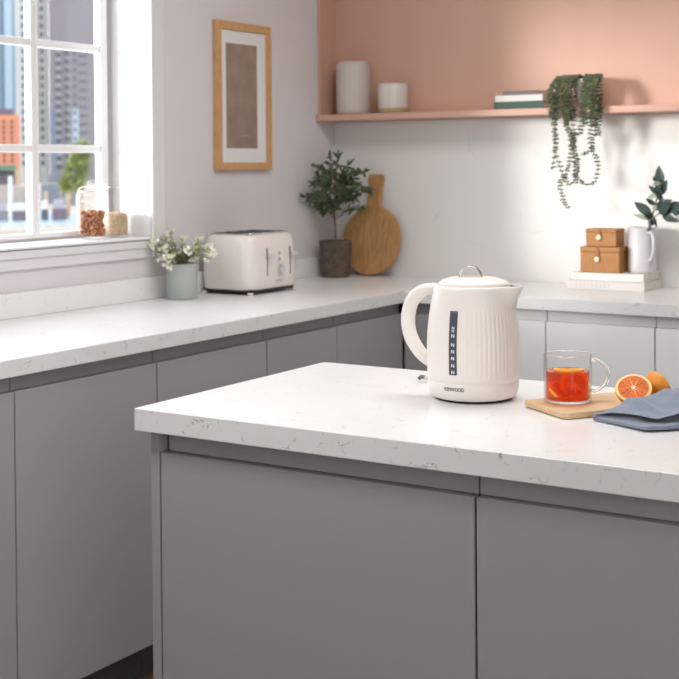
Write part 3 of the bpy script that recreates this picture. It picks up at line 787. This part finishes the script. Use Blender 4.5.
def orange_slice(label, loc, rot, r=.029, arc=360):
    t = thing('orange_slice', label, 'fruit', loc, 0, 'orange slices in the tea'); t.rotation_euler = rot
    bm = bmesh.new(); h2 = .0022; n = 40; a0 = math.radians(arc)
    prof_ = [(r*.74, -h2), (r*.98, -h2), (r, 0), (r*.98, h2), (r*.74, h2)]
    lathe(bm, prof_+[prof_[0]], n); obj('rind', bm, M['slice'], t, smooth=True, auto=50)
    bm = bmesh.new()
    for k in range(9):
        c0, c1 = 2*PI*k/9+.03, 2*PI*(k+1)/9-.03
        pts = [(.09*r*math.cos((c0+c1)/2), .09*r*math.sin((c0+c1)/2))]+[(r*.73*math.cos(c0+(c1-c0)*j/5), r*.73*math.sin(c0+(c1-c0)*j/5)) for j in range(6)]
        prism(bm, pts, -h2*.8, h2*.8)
    obj('flesh', bm, M['sliceflesh'], t)
# camera-facing direction at the mug is about (.45,-.89)
cd = Vector((.45, -.89, 0)); rt = Vector((.847, .532, 0))
def rot_face(n_, spin=0): return Vector(n_).to_track_quat('Z', 'Y').to_euler()
# upright slice seen nearly flat on; low leaning slice; one floating at the top
p = Vector((MX, MY, 0))+cd*.0150+rt*.0106
orange_slice('large orange slice standing against the front of the mug of tea', (p.x, p.y, BZ+.0312), rot_face(cd+Vector((-.1, 0, .08))), .0255)
p = Vector((MX, MY, 0))+cd*.012-rt*.012
orange_slice('orange slice sunk low at the left side of the mug of tea', (p.x, p.y, BZ+.0205), rot_face(cd*.55+rt*.35+Vector((0, 0, .8))), .0225)
p = Vector((MX, MY, 0))-cd*.006+rt*.002
orange_slice('orange slice floating flat at the surface of the tea', (p.x, p.y, BZ+.0530), rot_face(Vector((0, 0, 1))-cd*.07), .027)

def orange_half(label, loc, n_, r=.0312):
    t = thing('orange_half', label, 'fruit', loc, 0, 'orange halves on the board'); t.rotation_euler = rot_face(n_)
    bm = bmesh.new(); prof_ = [(r*math.sin(a), -r*math.cos(a)) for a in [PI/2*k/14 for k in range(15)]]; prof_[0] = (0, -r)
    lathe(bm, prof_+[(r*.985, .0008)], 48); obj('peel', bm, M['peel'], t, smooth=True)
    bm = bmesh.new(); lathe(bm, [(r*.985, .0008), (r*.84, .0014), (0, .0010)], 48); obj('pith', bm, M['pith'], t, smooth=True)
    bm = bmesh.new()
    for k in range(10):
        c0, c1 = 2*PI*k/10+.005, 2*PI*(k+1)/10-.005; cm = (c0+c1)/2
        pts = [(.10*r*math.cos(cm), .10*r*math.sin(cm))]+[(r*.83*math.cos(c0+(c1-c0)*j/6), r*.83*math.sin(c0+(c1-c0)*j/6)) for j in range(7)]
        prism(bm, pts, .0006, .0019)
    obj('flesh', bm, M['sliceflesh2'], t)
    bm = bmesh.new(); lathe(bm, [(0, .0026), (.10*r, .0024), (.17*r, .0010)], 20, lambda a, rr, z_: rr*(1+.45*math.cos(8*a))); obj('core', bm, M['core'], t)
M['sliceflesh2'] = plain('orange_flesh', (.72, .14, .010), .6, bump=.4, bscale=700, var=.3, vscale=260)
orange_half('cut orange half facing the camera beside the napkin', (2.009, -2.235, BZ+.0313), (cd*.63-rt*.13+Vector((0, 0, .78))))
orange_half('orange half with its peel showing, behind the cut half', (2.037, -2.1760, BZ+.0288), (rt*.86-cd*.35+Vector((0, 0, .42))), .0285)

# napkin: one cloth folded in three, its fold and open edge towards the camera
nk = thing('linen_napkin', 'slate blue linen napkin folded loosely at the right edge of the island', 'napkin', (2.03, -2.30, 0), .561)
# local x = to the right, local y = away from the camera
def bil(s, t_):
    P0 = Vector((-.064, .006)); P1 = Vector((.000, -.080)); P2 = Vector((.30, -.035)); P3 = Vector((.240, .158))
    # s runs along the front edge P0->P1->P2, t_ from front to back
    if s < .28: f = P0.lerp(P1, sm(0, 1, s/.28)*.6+.4*s/.28)
    else: f = P1.lerp(P2, (s-.28)/.72)
    b = Vector((-.060, .004)).lerp(P3, s)
    return f.lerp(b, t_)
def board_lift(x_, y_):
    # height of the bamboo board's near edge under the cloth
    ed = .052+(x_+.03)*.44
    return .0145*sm(-.030, -.008, y_-ed)
layers = []
path = []                                         # (t, z, layer)
for k in range(15): path.append((1-k/14*.98, .0016, 0))
for k in range(1, 7): a = PI*k/7; path.append((.02-.055*math.sin(a)*.5, .0016+.0084*(1-math.cos(a))/2, 1))
for k in range(15): path.append((.02+k/14*.90, .0100+.004*k/14, 2))
for k in range(1, 6): a = PI*k/6; path.append((.92+.04*math.sin(a), .0140+.0065*(1-math.cos(a))/2, 3))
for k in range(17): path.append((.92-k/16*(.80), .0205+.0005*k/16, 4))
bm = bmesh.new(); NS = 70; rows = []
for i in range(NS+1):
    s = i/NS; row = []
    for t_, z_, ly in path:
        q = bil(s, t_); x_, y_ = q.x, q.y
        pz = z_
        n1 = noise.noise(Vector((x_*16, y_*16, ly*2.3))); n2 = noise.noise(Vector((x_*45+5, y_*45, ly*3.7)))
        grow = sm(0, .35, s)
        if ly == 0: pz += 0
        else:
            amp = {1: .4, 2: .55, 3: .8, 4: 1}[ly]
            front = 1-sm(.0, .35, t_)
            pz = .0016+(z_-.0016)*(.55+.45*grow)
            pz += amp*(.0060*n1+.0050*n2-.004*abs(noise.noise(Vector((x_*22+9, y_*22, ly)))))*(.35+.65*grow)
            pz += amp*.020*sm(.15, .85, t_)*grow
            if ly == 4:
                pz += (.005+.008*math.sin(s*14+1.0))*front*grow
                x_ += .012*front*math.sin(s*7); y_ += .02*front*math.sin(s*9+.6)
                pz += .0045*max(0, math.sin(x_*75+y_*38+.7))**3*sm(.05, .3, t_)+.005*front*sm(.4, .7, s)
            if ly in (1, 2): y_ += .010*front*math.sin(s*8+2.2)
            pz = max(pz, .0028+.0012*ly)
        pz += board_lift(x_, y_)
        row.append(bm.verts.new((x_, y_, pz)))
    rows.append(row)
for A, B in zip(rows, rows[1:]):
    for k in range(len(A)-1): bm.faces.new((A[k], A[k+1], B[k+1], B[k]))
obj('cloth', bm, M['linen'], nk, smooth=True, solid=.0013, sub=1)

# ================================================================== OUTSIDE THE WINDOW
CX, CY, CZc = 2.7658, -4.3761, .4275
YAW, PIT, ROL, FPX, PPX, PPY = .5609, .0159, -.0077, 1304.05, 339.5, 185.88
fwd = Vector((-math.sin(YAW)*math.cos(PIT), math.cos(YAW)*math.cos(PIT), -math.sin(PIT)))
r0 = Vector((math.cos(YAW), math.sin(YAW), 0)); u0 = r0.cross(fwd)
rv = r0*math.cos(ROL)+u0*math.sin(ROL); uv = -r0*math.sin(ROL)+u0*math.cos(ROL)
GZ = CZc-5.4                                        # street level
AZ = math.radians(44.2)                             # heading from the kitchen towards the city
fx_, fy_ = -math.sin(AZ), math.cos(AZ)              # away
sx_, sy_ = math.cos(AZ), math.sin(AZ)               # to the right
def city(lat, dist, z_=0): return (CX+fx_*dist+sx_*lat, CY+fy_*dist+sy_*lat, z_)
def lat(px, dist):                                  # sideways offset, metres, for a picture column
    d = rv*((px-PPX)/FPX)+fwd; k = dist/(d.x*fx_+d.y*fy_); return (d.x*sx_+d.y*sy_)*k
def building(name, label, cat, px0, px1, dist, h, depth, mat, rows=(), win=None, wmat='bwin', roof=None, extras=None, z0=0):
    a, b = lat(px0, dist), lat(px1, dist); w = b-a
    lc = city((a+b)/2, dist+depth/2)
    t = thing(name, label, cat, (lc[0], lc[1], GZ+z0), AZ, 'buildings across the water')
    boxobj('wall', (-w/2, w/2, -depth/2, depth/2, 0, h), M[mat], t)
    if roof: boxobj('roof', (-w/2-.3, w/2+.3, -depth/2-.3, depth/2+.3, h+.02, h+roof[0]), M[roof[1]], t)
    proto = {}
    for cx_, z_, ww, hh, mm in rows:
        key = (round(ww, 3), round(hh, 3), mm)
        if key not in proto:
            o = boxobj('window' if mm == 'bwin' else 'balcony', (-ww/2, ww/2, -.35 if mm != 'bwin' else -.08, .08, 0, hh), M[mm], t); proto[key] = o
        else:
            o = proto[key].copy(); C.objects.link(o)
        o.location = (cx_, -depth/2-.09, z_)
    return t
def zpx(pyy, dist): return (181-pyy)/FPX*dist*1.02+5.4
# blue glass tower, pale tower, dark tower, salmon block
d_ = 560; k_ = d_/FPX
rows = [(lat(9.5, d_)-lat(3, d_)+0, 32+6*0, 0, 0, '')][:0]
bt = building('glass_tower', 'tall blue glass tower at the left edge of the window', 'building', -8, 16.5, d_, 95, 20, 'bblue')
w_ = lat(16.5, d_)-lat(-8, d_)
bpn = boxobj('light_panel', (w_/2-.42*w_*1.02, w_/2-.10*w_, -10.4, -10.05, 6, 95), M['bbluel'], bt, label='lighter blue glazing strip')
for i in range(3):
    boxobj('mullion', (w_/2-.52*w_-i*3.0, w_/2-.50*w_-i*3.0, -10.5, -10.05, 6, 95), M['bwin'], bt)
d_ = 480; kk = d_/FPX
w_ = lat(50, d_)-lat(16.5, d_); rows = []
for i in range(22):
    zz = 6+i*8.35*kk
    rows.append((-w_/2+w_*.23, zz, .85, 1.9, 'bwin')); rows.append((-w_/2+w_*.80, zz, 1.0, 1.9, 'bwin'))
bt = building('apartment_tower', 'slim pale apartment tower with single columns of dark windows', 'building', 16.5, 50, d_, 74, 14, 'bpale', rows)
boxobj('corner_strip', (w_/2-1.1, w_/2+.02, -7.15, -7.02, 0, 74), M['bbeige'], bt); boxobj('shadow_line', (-w_*.5+w_*.60, -w_*.5+w_*.72, -7.2, -7.02, 0, 74), M['bbeige'], bt)  # second strip is darker, standing in for a shadow line on the facade
d_ = 470; kk = d_/FPX
w_ = lat(97, d_)-lat(50.5, d_); rows = []
for i in range(14):
    zz = 5+i*8.4*kk
    rows += [(-w_/2+w_*.19, zz, 2.0, 1.3, 'bwin'), (-w_/2+w_*.37, zz+.5, 1.6, 1.6, 'bwin'), (-w_/2+w_*.545, zz+.8, .8, 1.3, 'bwin'), (-w_/2+w_*.72, zz+.1, 3.2, .55, 'bwin'),
             (-w_/2+w_*.20, zz+1.5, 1.5, .8, 'bbalc'), (-w_/2+w_*.42, zz+2.2, 1.2, .6, 'bbalc')]
bt = building('office_tower', 'broad dark mauve tower with balconies behind the lime tree', 'building', 50.5, 97, d_, 68, 16, 'bdark', rows)
boxobj('slate_panel', (-w_/2-.02, -w_/2+w_*.16, -8.1, -8.0, 0, 26.5), M['bslate'], bt); boxobj('slate_panel', (-w_/2+w_*.49, -w_/2+w_*.62, -8.06, -8.0, 14, 26), M['bbluel'], bt)
d_ = 300; kk = d_/FPX
w_ = lat(19.5, d_)-lat(-14, d_); rows = []
for i in range(8):
    zz = zpx(176, d_)+i*5.4*kk
    for px in (-3, 4.5, 12.5): rows.append((lat(px, d_)-lat(2.75, d_), zz, .55, .75, 'bwin'))
bt = building('brick_block', 'salmon brick block with small windows behind the left window panes', 'building', -14, 19.5, d_, zpx(131, d_), 10, 'borange', rows)
boxobj('roof', (-w_/2, w_/2-1.2, -4.6, 4.6, zpx(131, d_)+.02, zpx(125, d_)), M['bpurple'], bt)
d_ = 230
bt = building('boathouse', 'low dull purple boathouse with green awning below the salmon block', 'building', -14, 15, d_, zpx(184, d_), 6, 'bpurple')
w_ = lat(15, d_)-lat(-14, d_); boxobj('awning', (-w_/2-.2, w_/2+.2, -4.2, 2, zpx(184, d_)+.02, zpx(178.5, d_)), M['bgreen'], bt)
for px, px2 in ((15.5, 19.5),):
    building('chimney_stack', 'slim tan brick stack beside the boathouse', 'chimney', px, px2, 222, zpx(183, 222), 2, 'post')
for n_, lb, px0, px1, py, dd, mt in (('shed', 'low dark quay shed right of the mullion', 41, 60, 197, 200, 'bslate'), ('shed', 'low dark quay shed at the foot of the lime tree', 60.5, 76, 199, 190, 'bdark'),
                                      ('shed', 'long brown quay shed behind the left pane', -10, 27, 198, 205, 'bbeige')):
    building(n_, lb, 'shed', px0, px1, dd, zpx(py, dd), 4, mt)
for lb, px0, px1, py, dd, mt in (('dark moored barge on the near water in the left pane', 12, 26, 215, 138, 'bpurple'), ('dark moored barge at the left picture edge', -8, 8, 215, 138, 'bdark'),
                            ('dark moored barge right of the mullion', 41, 48, 213, 138, 'bwin'), ('brown moored barge by the tan post', 52, 66, 212, 138, 'bpurple')):
    a, b = lat(px0, dd), lat(px1, dd); lc = city((a+b)/2, dd); w_ = b-a
    t = thing('barge', lb, 'boat', (lc[0], lc[1], GZ), AZ, 'barges on the water')
    h_ = zpx(py, dd)
    bm = bmesh.new(); prism(bm, [(-w_/2, -.5), (w_/2, -.5), (w_/2*1.05, .2), (w_/2, 1.2), (-w_/2, 1.2), (-w_/2*1.05, .2)], 0, h_*.55); obj('hull', bm, M[mt], t)
    boxobj('cabin', (-w_*.42, w_*.38, -.3, .9, h_*.55+.02, h_), M['hull'] if px0 in (12, 41) else M['bbalc'], t)
for lb, px, py, dd, mt in (('tan timber post right of the mullion', 46, 205, 148, 'post'), ('tan timber post below the lime tree', 68, 208, 140, 'post'), ('white mast in the left pane', 10.5, 190, 146, 'hull')):
    lc = city(lat(px, dd), dd); t = thing('mooring_post', lb, 'post', (lc[0], lc[1], GZ), 0, 'mooring posts on the quay')
    bm = bmesh.new(); lathe(bm, [(0, 0), (.22, 0), (.22, zpx(py, dd)), (.12, zpx(py, dd)+.1), (0, zpx(py, dd)+.1)], 12); obj('shaft', bm, M[mt], t, smooth=True, auto=40)
# quay ground and canal
bm = bmesh.new(); prism(bm, [city(-700, 60)[:2], city(700, 60)[:2], city(900, 1100)[:2], city(-900, 1100)[:2]], GZ-.6, GZ-.05)
tag(obj('quay_ground', bm, M['quay']), kind='structure')
bm = bmesh.new(); prism(bm, [city(-300, 124)[:2], city(300, 124)[:2], city(300, 158)[:2], city(-300, 158)[:2]], GZ-.04, GZ+.0)
tag(obj('canal_water', bm, M['water']), 'pale blue strip of canal water beyond the window', 'water', kind='stuff')
# lime tree
dd = 62; lc = city(lat(80, dd), dd)
t = thing('lime_tree', 'bright lime green tree standing outside the right window pane', 'tree', (lc[0], lc[1], GZ))
bm = bmesh.new(); tube(bm, [(0, 0, 0), (.1, 0, 2.5), (0, .1, 5.5)], [.16, .12, .05], 8); obj('trunk', bm, M['bark'], t, smooth=True)
bl = bmesh.new(); r_ = random.Random(4); pxm = dd/FPX
for i in range(1500):
    v = r_.random(); pyy = 158+46*v
    half = 6+10*v if v < .8 else 15.6*(1.7-v)
    cxp = 84-13*v
    xx = (cxp-80+r_.uniform(-1, 1)*half)*pxm; yy = r_.uniform(-1, 1)*half*pxm
    zz = zpx(pyy, dd)+r_.uniform(-.1, .1)
    leaf(bl, (sx_*xx+fx_*yy, sy_*xx+fy_*yy, zz), (r_.uniform(-1, 1), r_.uniform(-1, 1), r_.uniform(-.6, 1)), .22, .12, (0, 0, 1))
obj('foliage', bl, M['lime'], t)

# ================================================================== CAMERA, LIGHT, WORLD
sc = bpy.context.scene
cam = bpy.data.cameras.new('camera'); co = bpy.data.objects.new('camera', cam); C.objects.link(co); sc.camera = co
cam.sensor_width = 36; cam.lens = 36*FPX/679; cam.shift_y = -(339.5-PPY)/679; cam.clip_start = .05; cam.clip_end = 3000
m = Matrix.Identity(4)
for i in range(3): m[i][0] = rv[i]; m[i][1] = uv[i]; m[i][2] = -fwd[i]
m[0][3], m[1][3], m[2][3] = CX, CY, CZc+H
co.matrix_world = m
cam.dof.use_dof = True; cam.dof.focus_distance = 2.33; cam.dof.aperture_fstop = 9.0

w = bpy.data.worlds.new('sky'); sc.world = w; w.use_nodes = True
bg = w.node_tree.nodes['Background']; bg.inputs['Color'].default_value = (.90, .95, 1.0, 1); bg.inputs['Strength'].default_value = 3.6
def light(name, kind, loc, energy, col=(1, 1, 1), size=None, size_y=None, direc=None, **k):
    l = bpy.data.lights.new(name, kind); l.energy = energy; l.color = col
    o = bpy.data.objects.new(name, l); C.objects.link(o); o.location = (loc[0], loc[1], loc[2]+H)
    if kind == 'AREA':
        l.shape = 'RECTANGLE' if size_y else 'SQUARE'; l.size = size
        if size_y: l.size_y = size_y
    if direc: o.rotation_euler = Vector(direc).to_track_quat('-Z', 'Y').to_euler()
    return l, o
s, so = light('sun', 'SUN', (-6, -8, 3), 3.1, (1, .965, .92), direc=(.72, 1, -.14)); s.angle = math.radians(10)
p, po = light('window_portal', 'AREA', (-.21, (WY0+WY1)/2, (WZ0+WZ1)/2), 1, size=WY1-WY0, size_y=WZ1-WZ0, direc=(1, 0, 0)); p.cycles.is_portal = True
light('overhead_fill', 'AREA', (1.6, -1.6, CZ-.02), 20, (1, .98, .96), 1.2, .8, (0, 0, -1))  # added overhead fill that brightens the worktops; no fitting is built
light('island_front_fill', 'AREA', (1.35, -3.05, .95), 7, (1, .98, .96), .5, .3, (0, 0, -1))  # added fill above the view, grades the island fronts from top to bottom
light('right_fill', 'AREA', (RX-.03, -4.5, .5), 48, (1, .99, .98), 2.2, 2.0, (-1, .45, 0))  # added side fill at the right wall, which has no opening
vs = sc.view_settings; vs.view_transform = 'Standard'; vs.look = 'None'; vs.gamma = 1; vs.use_curve_mapping = False; vs.exposure = 0.44
cy = sc.cycles
cy.use_denoising = True; cy.max_bounces = 10; cy.transparent_max_bounces = 24; cy.diffuse_bounces = 6; cy.caustics_reflective = False; cy.caustics_refractive = False
cy.sample_clamp_indirect = 6
